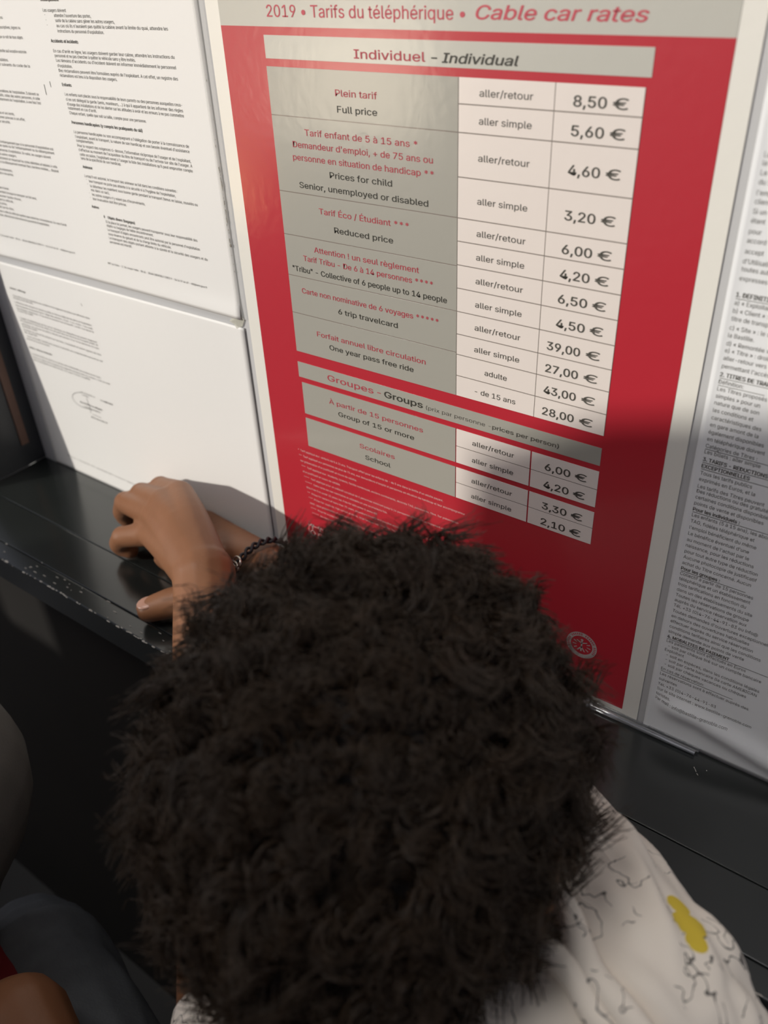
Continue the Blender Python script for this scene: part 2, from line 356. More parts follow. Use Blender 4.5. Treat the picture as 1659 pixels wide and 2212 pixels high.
LOW = [('Article 5 : Affichage', (88, 72), (318, 160), 1),
 ('Il est affiché par les exploitants, les conditions et le règlement de police sont affichées dans', (130, 172), (1240, 545), 0),
 ('les gares et les véhicules.', (140, 215), (425, 318), 0),
 ("Le Directeur des transports en présence publie ce texte au règlement de police de l'exploitation", (160, 270), (1268, 640), 0),
 ('des transports et peuvent faire l\'objet des articles L.2241-1 à L.2241-7 du code', (170, 312), (1282, 690), 0),
 ('des transports, article R.342-19 du code du tourisme et aux articles 80-1 et 80-2 du décret du', (185, 355), (1298, 738), 0),
 ('22 mars 1942 modifié', (203, 400), (425, 485), 0),
 ("L'usager du téléphérique est tenu de se conformer aux dispositions du présent règlement", (230, 495), (1342, 880), 0),
 ("et il appartient à chacun de veiller à la sécurité dans les services du transport public de", (240, 535), (1358, 920), 0),
 ('personnes, les mesures de police relevant des articles 73 et 74 du décret du 22 mars', (260, 580), (1372, 972), 0),
 ('et suivants modifié', (272, 625), (482, 700), 0),
 ("Il revient au personnel présent sur les lieux, l'exploitant et autres agents de faire", (285, 660), (1403, 1065), 0), ('les respecter.', (300, 710), (490, 780), 0),
 ('Il est, au besoin, interdit pour assurer la sécurité, les comportements pouvant se voir', (340, 760), (1428, 1155), 0),
 ('exclus du service par les autorités.', (330, 800), (665, 925), 0), ("Article 6 : Mesures d'exécution", (370, 925), (695, 1048), 1),
 ("Le présent arrêté sera porté au recueil des actes administratifs de la préfecture de l'Isère.", (405, 1015), (1400, 1385), 0),
 ("Il entre en vigueur avec la signature du règlement de police selon les articles L. 2241 du code", (415, 1060), (1528, 1472), 0),
 ("des transports et décret du 22 mars 1942 modifié", (430, 1100), (1240, 1408), 0),
 ('Fait à Grenoble, le', (1105, 1570), (1310, 1652), 0), ('Le Préfet,', (1125, 1608), (1222, 1655), 0), ('1 3 JUIN 2012', (1388, 1690), (1568, 1762), 1),
 ('Pour le Préfet et par délégation', (1098, 1710), (1415, 1838), 1), ('Le Directeur Adjoint', (1150, 1785), (1388, 1862), 0),
 ('Directeur', (1258, 1920), (1498, 2035), 1)]
def put(key, lst, ox, oy, s, size):
    for t, p, q, b in lst:
        TP(key, t, crop(ox, oy, s, p), crop(ox, oy, s, q) if q else None, size * (0.8 if b == 2 else 1.0), 0.022 if b == 1 else 0.0)
put('upper', A, 80, 0, 0.24111, 3.7); put('upper', B, 130, 270, 0.24111, 3.7); put('upper', L, 0, 0, 0.25316, 3.7)
put('lower', LOW, 10, 610, 0.15069, 3.0)
TP('lower', "DDT de l'Isère - 17, Bd Joseph Vallier - BP 45 - 38040 GRENOBLE CEDEX 9 - 04 56 59 46 49 - ddt@isere.gouv.fr", (149, 985), (300, 1048), 2.4)
RT = [('Les conditions', 1655, 338), ('la Régie du', 1651, 356), ('Le', 1647, 377), ("du Site", 1643, 397), ("l'emploi", 1638, 420), ('client', 1635, 439), ('Si un', 1629, 460),
 ('étant', 1626, 480), ('pour', 1621, 503), ('accord', 1619, 523), ('accept', 1613, 546), ("d'Utilisation", 1607, 567), ('toutes autres', 1604, 584), ('expresses', 1600, 604)]
RT += [(t, 1400 + x * 0.20346, 600 + y * 0.20346, b) for t, x, y, b in [
 ('1. DEFINITIONS', 930, 190, 2), ('a) « Exploitant » : la Régie', 915, 275, 0), ('b) « Client » : toute personne', 900, 360, 0), ('titre de transport', 890, 445, 0),
 ('c) « Site » : le site de', 870, 540, 0), ('la Bastille.', 850, 620, 0), ('d) « Remontée » : trajet', 830, 705, 0), ('e) « Titre » : droit', 815, 780, 0), ('aller-retour vers', 800, 860, 0),
 ("permettant l'accès", 790, 945, 0), ('2. TITRES DE TRANSPORT', 770, 1035, 2), ('Définition:', 755, 1112, 1), ('Les Titres proposés', 735, 1185, 0), ('simples » pour un', 720, 1260, 0),
 ('nature que de son', 715, 1335, 0), ('les conditions et', 685, 1410, 0), ('caractéristiques des', 678, 1490, 0), ('en gare amont de la', 660, 1565, 0), ('également disponibles', 640, 1640, 0),
 ('en téléphérique doivent', 625, 1715, 0), ('Catégories de Titres :', 610, 1787, 1), ('Les billets : aller simple', 600, 1850, 0), ('3. TARIFS - REDUCTIONS', 585, 1930, 2), ('EXCEPTIONNELLES', 570, 2000, 2),
 ('Tous les tarifs publics', 560, 2075, 0), ('exprimés en Euros, et la', 545, 2140, 0)]]
RT += [(t, 1400 + x * 0.2712, 1050 + y * 0.2712, b) for t, x, y, b in [
 ('Les tarifs des Titres peuvent', 392, 0, 0), ('Des réductions ou des gratuités', 388, 40, 0), ('certaines conditions disponibles', 382, 88, 0), ('points de vente et disponibles', 372, 136, 0), ('Pour les individuels :', 360, 183, 3),
 ('Les enfants (5 à 15 ans), les abonnés', 352, 230, 0), ('TAG, fidèles téléphérique et', 340, 278, 0), ("l'emploi bénéficient du même", 330, 328, 0), ("Le bénéfice éventuel d'une", 320, 376, 0), ("au moment de l'achat par le", 312, 425, 0),
 ('naissance, pour les réductions', 303, 470, 0), ('pour tout autre type de réduction', 294, 517, 0), ('Aucune photocopie de justificatif', 286, 563, 0), ('achat du Titre concerné. Aucun', 278, 610, 0), ('Pour les groupes :', 268, 653, 3),
 ('Collectif à partir de 15 personnes', 260, 695, 0), ('téléphérique et un établissement', 250, 735, 0), ('trois tarifications en fonction du', 240, 777, 0), ('dans un des établissements du site', 230, 820, 0), ('Toutes les réservations de groupe', 220, 862, 0),
 ('auprès du service réservation aux', 212, 903, 0), ('Tél. +33 (0)4-76-44-91-83 ou info@', 205, 945, 0), ("Toutes demandes d'ouvertures exceptionnelles", 195, 988, 0), ('en dehors des ouvertures habituelles', 187, 1030, 0), ('effectuer auprès du service réservation', 180, 1071, 0),
 ('conditions tarifaires ainsi que les conditions', 170, 1112, 0), ('simple demande aux points de vente', 162, 1152, 0), ('4. MODALITES DE PAIEMENT', 155, 1192, 2), ('Les paiements sont effectués en Euros', 150, 1228, 0), ('- soit par chèque tiré sur un compte bancaire', 148, 1265, 0),
 ("Exploitant", 140, 1300, 0), ('- soit en espèces, dans les conditions légales', 138, 1338, 0), ('- soit par carte bancaire (la carte AMERICAN', 132, 1375, 0), ('- soit par chèques vacances ou chèques', 124, 1412, 0), ('En cas de réservation:', 105, 1447, 1),
 ('Les réservations sont à effectuer auprès des', 96, 1487, 0), ('suivantes', 86, 1527, 0), ('Tél. +33 (0)4-76-44-91-83', 80, 1567, 0), ('Sur le site internet : www.bastille-grenoble.com', 74, 1605, 0), ('toristes.', 67, 1642, 0), ('Par mail : info@bastille-grenoble.com', 60, 1675, 0)]]
UNDER = []
for r in RT:
    t, x, y = r[:3]; b = r[3] if len(r) > 3 else 0
    wp = on_wall(x, y); u, v = wp[0] * 1000, (wp[2] - EYE.z) * 1000
    u = -91.6 + (1.5 if t.startswith('- ') else 0)
    T('right', t, u, v, 4.1, None, 'L', 0.024 if b in (2, 3) else 0.0, 0.0, 0.86)
    if b: UNDER.append((u, v, len(t) * 4.1 * 0.86 * (0.66 if b == 2 else 0.54)))
run_lettering()

# ------------------------------------------------------------------ setting
prop(box('wall_back', -0.76, 0.55, 0.0, 0.06, 0.0, 1.75, M['wall']), kind='structure')
bm = bmesh.new()                                                    # dark return panel at the left end
lp = [(0.0, 0.80), (-0.078, 0.80), (-0.030, 0.985), (-0.024, 1.75), (0.0, 1.75)]
la = [bm.verts.new((-0.7155, y, z)) for y, z in lp]; lb = [bm.verts.new((-0.76, y, z)) for y, z in lp]
bm.faces.new(la); bm.faces.new(lb[::-1])
for i in range(5):
    k = (i + 1) % 5; bm.faces.new([la[k], la[i], lb[i], lb[k]])
bmesh.ops.recalc_face_normals(bm, faces=bm.faces)
prop(from_bm('wall_left', bm, M['dark_wall']), kind='structure')
prop(box('floor', -1.6, 1.2, -1.6, 0.06, -0.04, 0.0, M['floor']), kind='structure')
prop(box('trim_1', -0.7155, -0.7140, -0.021, -0.013, 0.823, 1.70, M['brown_trim']), kind='structure')

prop(box('overhead_sky_blocker', -1.6, 1.2, -0.36, 0.06, 1.95, 2.0, M['floor']), kind='structure')  # unseen slab added overhead to keep skylight off the lower scene
bm = bmesh.new()                                                    # unseen wall added behind the camera, outline cut to shape the sun's shadow
prof = [(-1.5, 0.0), (0.55, 0.0), (0.55, 1.27), (-0.42, 1.265), (-0.50, 1.24), (-0.575, 1.195), (-0.598, 1.00), (-0.885, 1.00), (-0.885, 0.865), (-1.0, 0.865), (-1.0, 1.0), (-1.5, 1.0)]
va = [bm.verts.new((x, -0.50, z)) for x, z in prof]; vb = [bm.verts.new((x, -0.55, z)) for x, z in prof]
bm.faces.new(va); bm.faces.new(vb[::-1])
for i in range(len(prof)):
    k = (i + 1) % len(prof); bm.faces.new([va[k], va[i], vb[i], vb[k]])
bmesh.ops.recalc_face_normals(bm, faces=bm.faces)
prop(from_bm('rear_sun_blocker', bm, M['wall']), kind='structure')

ledge = empty('ledge', loc(-0.1, -0.06, -0.42), label='long black lacquered ledge with a chipped front edge under the posters', cat='ledge')
ZL = EYE.z - 0.42
X0, X1 = -0.7155, 0.55
box('ledge_board', X0, X1, -0.0006, -0.0685, ZL - 0.022, ZL, M['ledge'], ledge, 0.0008)
box('ledge_board', X0, X1, -0.0690, -0.1098, ZL - 0.022, ZL, M['ledge'], ledge, 0.0008)
box('edge_strip', X0, X1, -0.1100, -0.1255, ZL - 0.026, ZL - 0.0003, M['ledge'], ledge, 0.0012)
box('front_panel', -1.5, X1, -0.002, -0.105, 0.0, ZL - 0.022, M['ledge_front'], ledge)
bm = bmesh.new()
for k in range(150):
    x = random.uniform(-0.71, -0.36) if k < 110 else random.uniform(-0.1, 0.2)
    s = random.choice([0.0004, 0.0005, 0.0007, 0.0012 if k % 9 == 0 else 0.0006])
    c = Vector((x, -0.1252 + random.uniform(-0.0002, 0.0006), ZL - 0.0006 + random.uniform(-0.0004, 0.0003)))
    bmesh.ops.create_icosphere(bm, subdivisions=1, radius=s, matrix=Matrix.Translation(c) @ Matrix.Diagonal((random.uniform(1.5, 4), 1, 0.7, 1)))
for k in range(40):
    c = Vector((random.uniform(-0.68, -0.36), random.uniform(-0.124, -0.108), ZL))
    bmesh.ops.create_icosphere(bm, subdivisions=1, radius=0.00035, matrix=Matrix.Translation(c) @ Matrix.Diagonal((random.uniform(1, 8), 1, 0.5, 1)))
prop(from_bm('paint_chips', bm, M['chip'], ledge), label='pale chips along the front edge', kind='stuff')
bm = bmesh.new()
for pts in (((1499, 1657), (1502, 1663), (1504, 1668)), ((1526, 1664), (1527, 1666)), ((1505, 1671), (1508, 1675))):
    ps = [on_level(x, y, -0.42) for x, y in pts]
    for a, b in zip(ps, ps[1:]):
        d = b - a
        bmesh.ops.create_cone(bm, cap_ends=True, segments=5, radius1=0.00035, radius2=0.0002, depth=d.length,
                              matrix=Matrix.Translation((a + b) / 2) @ d.to_track_quat('Z', 'Y').to_matrix().to_4x4())
from_bm('scratch', bm, M['chip'], ledge)

# ------------------------------------------------------------------ poster
poster = empty('price_poster', loc(-0.2465, 0, -0.42), label='red laminated cable car price poster with white and grey fare tables', cat='poster')
plate('sheet', -399.3, -100.2, -419.8, 10, 0, -0.8, M['poster_white'], poster)
red = plate('red_field', -389.0, -110.2, -413.2, -40.3, -0.8, -1.0, M['red'], poster)
hb = plate('title_band', -389.0, -110.2, -40.3, -12, -0.8, -1.0, M['silver_light'], poster)
letters('title_a', 'lettering', M['title_ink'], -1.08, hb); letters('title_b', 'lettering', M['title_ink'], -1.08, hb)
ib = plate('heading_band', -357.6, -141.8, -55.3, -44.2, -1.0, -1.2, M['silver_light'], poster)
letters('ind_a', 'lettering', M['red_ink'], -1.28, ib); letters('ind_b', 'lettering', M['black_ink'], -1.28, ib); letters('ind_c', 'lettering', M['black_ink'], -1.28, ib)
plate('grid_lines', -357.8, -143.6, -225.2, -59.1, -1.0, -1.15, M['grid'], poster)
DV = [-59.1, -83.3, -124.1, -149.2, -174.3, -198.6, -225.2]
g = 0.28
for i in range(8):
    a, b = (DV[i], DV[i + 1]) if i < 6 else ((-247.4, -270.8), (-274.2, -296.5))[i - 6]
    if i < 6: a, b = a - (g if i else 0), b + (g if i < 5 else 0)
    c = plate('description_cell', -357.8 if i < 6 else -356.2, -235.4, b, a, -1.1, -1.3, M['silver'], poster)
    letters('desc_%d_r' % i, 'lettering', M['red_ink'], -1.38, c); letters('desc_%d_k' % i, 'lettering', M['black_ink'], -1.38, c)
for i, (a, b, t, p) in enumerate(rows):
    if i < 12:
        a2, b2, gx = a - (g if i else 0), b + (g if i < 11 else 0), 0.2
    else:
        a2, b2, gx = a - (g if i % 2 else 0), b + (0 if i % 2 else g), 0.45
        if i % 2 == 0:
            for q0, q1 in ((-235.2 + gx, -184.9 - gx), (-184.9 + gx, -143.8)):
                plate('grid_lines', q0, q1, b - 5, a - 5, -1.0, -1.1, M['grid'], poster)
    c = plate('fare_type_cell', -235.2 + gx, -184.9 - gx, b2, a2, -1.1, -1.3, M['cell'], poster)
    letters('type_%d' % i, 'lettering', M['price_ink'], -1.38, c)
    c = plate('price_cell', -184.9 + gx, -143.8, b2, a2, -1.1, -1.3, M['cell'], poster)
    letters('price_%d' % i, 'lettering', M['price_ink'], -1.38, c)
gb = plate('heading_band', -358.2, -143.9, -243.8, -232.9, -1.0, -1.2, M['silver'], poster)
letters('grp_a', 'lettering', M['red_ink'], -1.28, gb); letters('grp_b', 'lettering', M['black_ink'], -1.28, gb); letters('grp_c', 'lettering', M['price_ink'], -1.28, gb)
letters('small', 'footnotes', M['white_ink'], -1.08, red); letters('access', 'accessibility_lettering', M['white_ink'], -1.08, red)
letters('credit', 'credit_lettering', M['white_ink'], -1.08, red)
# pictogram of three cabins on a cable over a skyline
def ring(cx, cy, r0, r1, n=40, a0=0.0, a1=2 * math.pi):
    out = []
    for k in range(n):
        p, q = a0 + (a1 - a0) * k / n, a0 + (a1 - a0) * (k + 1) / n
        out.append([(cx + r0 * math.cos(p), cy + r0 * math.sin(p)), (cx + r1 * math.cos(p), cy + r1 * math.sin(p)),
                    (cx + r1 * math.cos(q), cy + r1 * math.sin(q)), (cx + r0 * math.cos(q), cy + r0 * math.sin(q))])
    return out
def rect(u0, v0, u1, v1): return [(u0, v0), (u1, v0), (u1, v1), (u0, v1)]
pic = [rect(-365, -367.9, -343.5, -367.3), rect(-365, -393, -364.6, -367), rect(-343.9, -393, -343.5, -367)]
for k in range(3):
    cx = -361.2 + k * 7.3
    pic += [rect(cx - 0.5, -371, cx + 0.5, -366.2), rect(cx - 1.6, -367.3, cx + 1.6, -366.3)]
    pic += ring(cx, -374.2, 1.5, 2.5, 20)
    pic += [rect(cx - 2.4, -377.5, cx + 2.4, -375.6)]
for cx, w_, h_ in ((-362.6, 1.8, 8), (-359.8, 1.8, 7), (-357.0, 1.8, 8), (-354.2, 1.8, 6.5)):
    pic.append(rect(cx - w_ / 2, -391, cx + w_ / 2, -391 + h_))
pic += [[(-352.4, -391), (-348.4, -391), (-350.4, -382)], [(-347.0, -391), (-344.6, -391), (-345.6, -380.5)]]
letters('none', 'cabin_pictogram', M['white_ink'], -1.08, red, pic)
ec = (-141.7, -374.6)
emb = ring(ec[0], ec[1], 7.2, 10.2, 48) + [rect(ec[0] - 0.5, ec[1] - 5, ec[0] + 0.5, ec[1] + 3.6)]
emb += ring(ec[0], ec[1] + 4.3, 0, 0.9, 12)
for s in (-1, 1):
    emb.append([(ec[0], ec[1] + 2.2), (ec[0] + s * 3.4, ec[1] + 3.6), (ec[0] + s * 3.6, ec[1] + 3.0), (ec[0], ec[1] + 1.2)])
    emb.append([(ec[0], ec[1] - 0.5), (ec[0] + s * 2.8, ec[1] - 4.6), (ec[0] + s * 2.0, ec[1] - 4.9), (ec[0] - s * 0.2, ec[1] - 1.8)])
    for a in (20, -10, -40):
        r_ = math.radians(a); emb.append([(ec[0] + s * 3.6 * math.cos(r_), ec[1] + 3.6 * math.sin(r_)), (ec[0] + s * 6.0 * math.cos(r_), ec[1] + 6.0 * math.sin(r_)),
                                          (ec[0] + s * 6.0 * math.cos(r_ + 0.14), ec[1] + 6.0 * math.sin(r_ + 0.14)), (ec[0] + s * 3.6 * math.cos(r_ + 0.14), ec[1] + 3.6 * math.sin(r_ + 0.14))])
em = letters('none', 'round_emblem', M['emblem_ink'], -1.08, red, emb)
dk = []
for k in range(26):
    a = math.radians(205 - k * 9.2); 
    if k % 7 == 6: continue
    dk.append([(ec[0] + r_ * math.cos(a + da), ec[1] + r_ * math.sin(a + da)) for r_, da in ((8.0, -0.05), (9.5, -0.05), (9.5, 0.03), (8.0, 0.03))])
letters('none', 'rim_marks', M['red_ink'], -1.14, em, dk)

# ------------------------------------------------------------------ notice sheets
def sheet_curved(name, u0, u1, v0, v1, mat, fn, nu=60, nv=80, th=0.0003):
    bm = bmesh.new(); grid = []
    for off in (0, th):
        g_ = [[bm.verts.new(((u0 + (u1 - u0) * i / nu) / 1000, -off - 0.0004 - fn(u0 + (u1 - u0) * i / nu, v0 + (v1 - v0) * j / nv) / 1000,
                             (v0 + (v1 - v0) * j / nv) / 1000 + EYE.z)) for j in range(nv + 1)] for i in range(nu + 1)]
        grid.append(g_)
    for s, g_ in enumerate(grid):
        for i in range(nu):
            for j in range(nv):
                q = [g_[i][j], g_[i + 1][j], g_[i + 1][j + 1], g_[i][j + 1]]
                bm.faces.new(q if s else q[::-1])
    f, b = grid[1], grid[0]
    for i in range(nu):
        bm.faces.new([b[i][0], b[i + 1][0], f[i + 1][0], f[i][0]]); bm.faces.new([f[i][nv], f[i + 1][nv], b[i + 1][nv], b[i][nv]])
    for j in range(nv):
        bm.faces.new([f[0][j], f[0][j + 1], b[0][j + 1], b[0][j]]); bm.faces.new([b[nu][j], b[nu][j + 1], f[nu][j + 1], f[nu][j]])
    return from_bm(name, bm, mat, None, True)
def text_follow(o, fn, y):
    for v_ in o.data.vertices: v_.co.y += y / 1000 - fn(v_.co.x * 1000, (v_.co.z - EYE.z) * 1000) / 1000
up_fn = lambda u, v: 0.15 + 1.6 * math.exp(-((v + 213) / 9) ** 2) * (0.5 + 0.5 * math.cos(u / 60))
s1 = sheet_curved('notice_sheet', -697.5, -405.4, -213.6, -6, M['paper'], up_fn)
prop(s1, 'white printed rules sheet with two text columns, above the mostly blank sheet', 'paper notice', 'rule sheets left of the poster')
dm = on_wall(*crop(130, 270, 0.24111, (405, 818))); du, dv = dm[0] * 1000, (dm[2] - EYE.z) * 1000
o = letters('upper', 'printed_text', M['ink'], 0, s1, [[(du - .8, dv), (du, dv - 1.3), (du + .8, dv), (du, dv + 1.3)], rect(-566.5, -84.5, -565.9, -78), rect(-559.2, -79.3, -558.7, -75.8)])
text_follow(o, up_fn, -0.85)
low_fn = lambda u, v: 0.15 + 0.5 * math.exp(-((u + 402) / 12) ** 2)
s2 = sheet_curved('notice_sheet', -697.5, -404.6, -419.6, -219.6, M['paper'], low_fn)
prop(s2, 'mostly blank white rules sheet with a signature, touching the ledge', 'paper notice', 'rule sheets left of the poster')
sig = []
def stroke(pts, w_):
    out = []
    P = [on_wall(*crop(10, 610, 0.15069, p)) for p in pts]; P = [(p[0] * 1000, (p[2] - EYE.z) * 1000) for p in P]
    for (a, b), (c, d_) in zip(P, P[1:]):
        n_ = math.hypot(c - a, d_ - b) or 1; nx, ny = -(d_ - b) / n_ * w_ / 2, (c - a) / n_ * w_ / 2
        out.append([(a - nx, b - ny), (c - nx, d_ - ny), (c + nx, d_ + ny), (a + nx, b + ny)])
    return out
sig += stroke([(1120, 1575), (1070, 1570), (1020, 1580), (990, 1605), (985, 1640), (1000, 1680), (1040, 1725), (1090, 1765), (1150, 1790), (1230, 1812), (1300, 1830), (1340, 1850)], 0.45)
sig += stroke([(1183, 1650), (1205, 1700), (1225, 1760), (1240, 1815), (1252, 1868)], 0.45)
sig += stroke([(1275, 1885), (1330, 1905), (1398, 1938)], 0.4) + stroke([(1103, 298), (1115, 312), (1127, 333)], 0.5)
o = letters('lower', 'printed_text', M['ink'], 0, s2, sig); text_follow(o, low_fn, -0.85)
def right_fn(u, v):                         # the bottom corner lifts in a long wave
    c = -420 + 26 + (-(u + 84) * 0.0 if u < -60 else 0) - max(0, u + 66) * 0.22
    d_ = (v - c) / 7.5
    k = max(0.0, min(1.0, (u + 92) / 12))
    return 0.2 + 3.6 * k * math.exp(-d_ * d_) + 0.9 * math.exp(-((u + 95) / 2.2) ** 2)
s3 = sheet_curved('terms_sheet', -95.6, 200, -419.4, 0, M['paper_right'], right_fn, 120, 140)
prop(s3, 'closely printed white terms sheet with a wavy bottom edge, right of the red poster', 'paper notice')
o = letters('right', 'printed_text', M['ink'], 0, s3, [rect(u, v - 1.0, u + l_, v - 0.7) for u, v, l_ in UNDER]); text_follow(o, right_fn, -0.85)

# clear tape and plastic
tp = empty('tape_strip', loc(-0.403, 0, -0.15), label='narrow strip of dirty clear tape between the two-column rules sheet and the red poster', cat='tape')
plate('clear_film', -408.2, -400.2, -213, -10, -1.3, -1.4, M['film'], tp)
bm = bmesh.new()
for k in range(70):
    v = random.uniform(-163, -115) if k < 55 else random.uniform(-200, -60)
    u = -405.9 - 0.02 * (v + 115) * 0.2 + random.gauss(0, 0.25)
    bmesh.ops.create_icosphere(bm, subdivisions=1, radius=random.uniform(0.12, 0.4) / 1000, matrix=Matrix.Translation((u / 1000, -0.00145, v / 1000 + EYE.z)) @ Matrix.Diagonal((0.8, 0.3, random.uniform(1.2, 4), 1)))
bmesh.ops.create_icosphere(bm, subdivisions=2, radius=0.001, matrix=Matrix.Translation((-0.4057, -0.0015, -0.1635 + EYE.z)) @ Matrix.Diagonal((0.8, 0.3, 1.2, 1)))
prop(from_bm('dirt_specks', bm, M['dirt'], tp), kind='stuff')
def scrap(name, pix, label, y):
    bm = bmesh.new(); P = [on_wall(*p) for p in pix]; c = sum((Vector(p) for p in P), Vector()) / len(P)
    cv_ = bm.verts.new((c.x, y - 0.0007, c.z)); fr = [bm.verts.new((p[0], y + random.uniform(-0.0003, 0.0002), p[2])) for p in P]
    bk = [bm.verts.new((p[0], y + 0.0004, p[2])) for p in P]
    for i in range(len(P)):
        k = (i + 1) % len(P); bm.faces.new([cv_, fr[i], fr[k]]); bm.faces.new([fr[i], bk[i], bk[k], fr[k]])
    bm.faces.new(bk[::-1]); bmesh.ops.recalc_face_normals(bm, faces=bm.faces)
    return prop(from_bm(name, bm, M['tape']), label, 'tape')
scrap('tape_scrap', [(502, 668), (512, 678), (524, 683), (530, 690), (526, 704), (514, 709), (509, 700), (498, 692), (506, 684)], 'crumpled yellowed tape scrap at the gap between the two rules sheets', -0.0012)
lip = empty('plastic_strip', loc(-0.12, 0, -0.42), label='clear plastic strip along the bottom of the red poster catching the light', cat='plastic strip')
bm = bmesh.new(); add_box(bm, -0.185, -0.060, -0.0012, -0.0022, ZL, ZL + 0.0035, 0.0003)
from_bm('upright_lip', bm, M['clear'], lip)
bm = bmesh.new()
bmesh.ops.create_cone(bm, cap_ends=True, segments=16, radius1=0.0018, radius2=0.0018, depth=0.122, matrix=Matrix.Translation((-0.1225, -0.0048, ZL + 0.0018)) @ Matrix.Rotation(math.pi / 2, 4, 'Y'))
from_bm('rounded_edge', bm, M['clear'], lip, True)

# ------------------------------------------------------------------ bodies
def catmull(P, n):
    P = [np.array(p, float) for p in P]
    if len(P) == 2: return [P[0] + (P[1] - P[0]) * k / n for k in range(n + 1)]
    Q = [2 * P[0] - P[1]] + P + [2 * P[-1] - P[-2]]; out = []
    for i in range(1, len(Q) - 2):
        a, b, c, d_ = Q[i - 1:i + 3]
        for k in range(n):
            t = k / n; out.append(0.5 * ((2 * b) + (c - a) * t + (2 * a - 5 * b + 4 * c - d_) * t * t + (3 * b - a - 3 * c + d_) * t ** 3))
    out.append(P[-1]); return out
def tube(VS, FS, pts, radii, flat=None, ratio=1.0, seg=14, n=5, up=(0, 0, 1)):
    pr = catmull([(*p, r) for p, r in zip(pts, radii)], n)
    ps = [Vector(p[:3]) for p in pr]; rs = [max(p[3], 0.0005) for p in pr]
    t0 = (ps[1] - ps[0]).normalized(); t1 = (ps[-1] - ps[-2]).normalized()
    for a in (0.45, 0.85): ps.insert(0, ps[0] - t0 * rs[0] * 0.0 if False else Vector(pts[0]) - t0 * radii[0] * a); rs.insert(0, radii[0] * math.sqrt(1 - a * a))
    for a in (0.45, 0.85): ps.append(Vector(pts[-1]) + t1 * radii[-1] * a); rs.append(radii[-1] * math.sqrt(1 - a * a))
    b = len(VS); U = Vector(up)
    for i, p in enumerate(ps):
        t = (ps[min(i + 1, len(ps) - 1)] - ps[max(i - 1, 0)]).normalized()
        s = t.cross(U)
        if s.length < 1e-3: s = t.orthogonal()
        s.normalize(); u = s.cross(t).normalized()
        for k in range(seg):
            a = 2 * math.pi * k / seg; VS.append(p + s * (rs[i] * math.cos(a)) + u * (rs[i] * ratio * math.sin(a)))
    m_ = len(ps)
    for i in range(m_ - 1):
        for k in range(seg):
            FS.append((b + i * seg + k, b + i * seg + (k + 1) % seg, b + (i + 1) * seg + (k + 1) % seg, b + (i + 1) * seg + k))
    FS.append(tuple(b + k for k in range(seg))[::-1]); FS.append(tuple(b + (m_ - 1) * seg + k for k in range(seg)))
def ball(VS, FS, c, radii, basis=None, nu=24, nv=14):
    b = len(VS); B_ = basis or Matrix.Identity(3)
    VS.append(Vector(c) + B_ @ Vector((0, 0, radii[2])))
    for j in range(1, nv):
        th = math.pi * j / nv
        for i in range(nu):
            ph = 2 * math.pi * i / nu
            VS.append(Vector(c) + B_ @ Vector((radii[0] * math.sin(th) * math.cos(ph), radii[1] * math.sin(th) * math.sin(ph), radii[2] * math.cos(th))))
    VS.append(Vector(c) + B_ @ Vector((0, 0, -radii[2]))); l_ = len(VS) - 1
    for i in range(nu):
        k = (i + 1) % nu; FS.append((b, b + 1 + i, b + 1 + k)); FS.append((l_, l_ - nu + k, l_ - nu + i))
        for j in range(nv - 2):
            FS.append((b + 1 + j * nu + i, b + 1 + (j + 1) * nu + i, b + 1 + (j + 1) * nu + k, b + 1 + j * nu + k))
def fuse(name, VS, FS, mat, parent, voxel, smooth=6, wrinkle=None):
    me = bpy.data.meshes.new('raw'); me.from_pydata([tuple(v) for v in VS], [], FS); me.update()
    bm = bmesh.new(); bm.from_mesh(me); bmesh.ops.recalc_face_normals(bm, faces=bm.faces); bm.to_mesh(me); bm.free()
    o = bpy.data.objects.new('raw', me); C.objects.link(o)
    md = o.modifiers.new('r', 'REMESH'); md.mode = 'VOXEL'; md.voxel_size = voxel; md.adaptivity = 0.0
    sm = o.modifiers.new('s', 'SMOOTH'); sm.factor = 0.5; sm.iterations = smooth
    dg = bpy.context.evaluated_depsgraph_get(); dg.update()
    out = bpy.data.meshes.new_from_object(o.evaluated_get(dg)); out.name = name
    bpy.data.objects.remove(o); bpy.data.meshes.remove(me)
    out.materials.clear()
    n = len(out.vertices)
    if wrinkle is not None:
        co = np.empty(n * 3); out.vertices.foreach_get('co', co); co = co.reshape(-1, 3)
        no = np.array([v.normal[:] for v in out.vertices]); co += no * wrinkle(co)[:, None]
        out.vertices.foreach_set('co', co.ravel())
    out.polygons.foreach_set('use_smooth', [True] * len(out.polygons)); out.update()
    return link(name, out, mat, parent)

HC = loc(-0.147, -0.209, -0.293)
HF = Vector((-0.22, 0.86, -0.46)).normalized()                 # where the face looks
HS = HF.cross(Vector((0, 0, 1))).normalized(); HU = HS.cross(HF).normalized()
HB = Matrix((HS, HF, HU)).transposed()
def hp(s, f, u): return HC + HS * s + HF * f + HU * u
SHR, SHL = loc(-0.028, -0.198, -0.366), loc(-0.085, -0.360, -0.440)
NECK = loc(-0.115, -0.268, -0.395)
ER, EL = loc(-0.196, -0.092, -0.386), on_level(488, 1660, -0.420)
WR, WL = on_level(562, 1222, -0.391), on_level(440, 1240, -0.366)
CHEST, HIP = loc(-0.105, -0.285, -0.51), loc(-0.125, -0.345, -0.67)
HIPR, HIPL = loc(-0.085, -0.33, -0.69), loc(-0.175, -0.365, -0.69)
KNR, KNL = loc(-0.085, -0.29, -0.93), on_level(62, 2080, -0.66)
ANR, ANL = loc(-0.09, -0.34, -1.16), loc(-0.36, -0.34, -1.15)

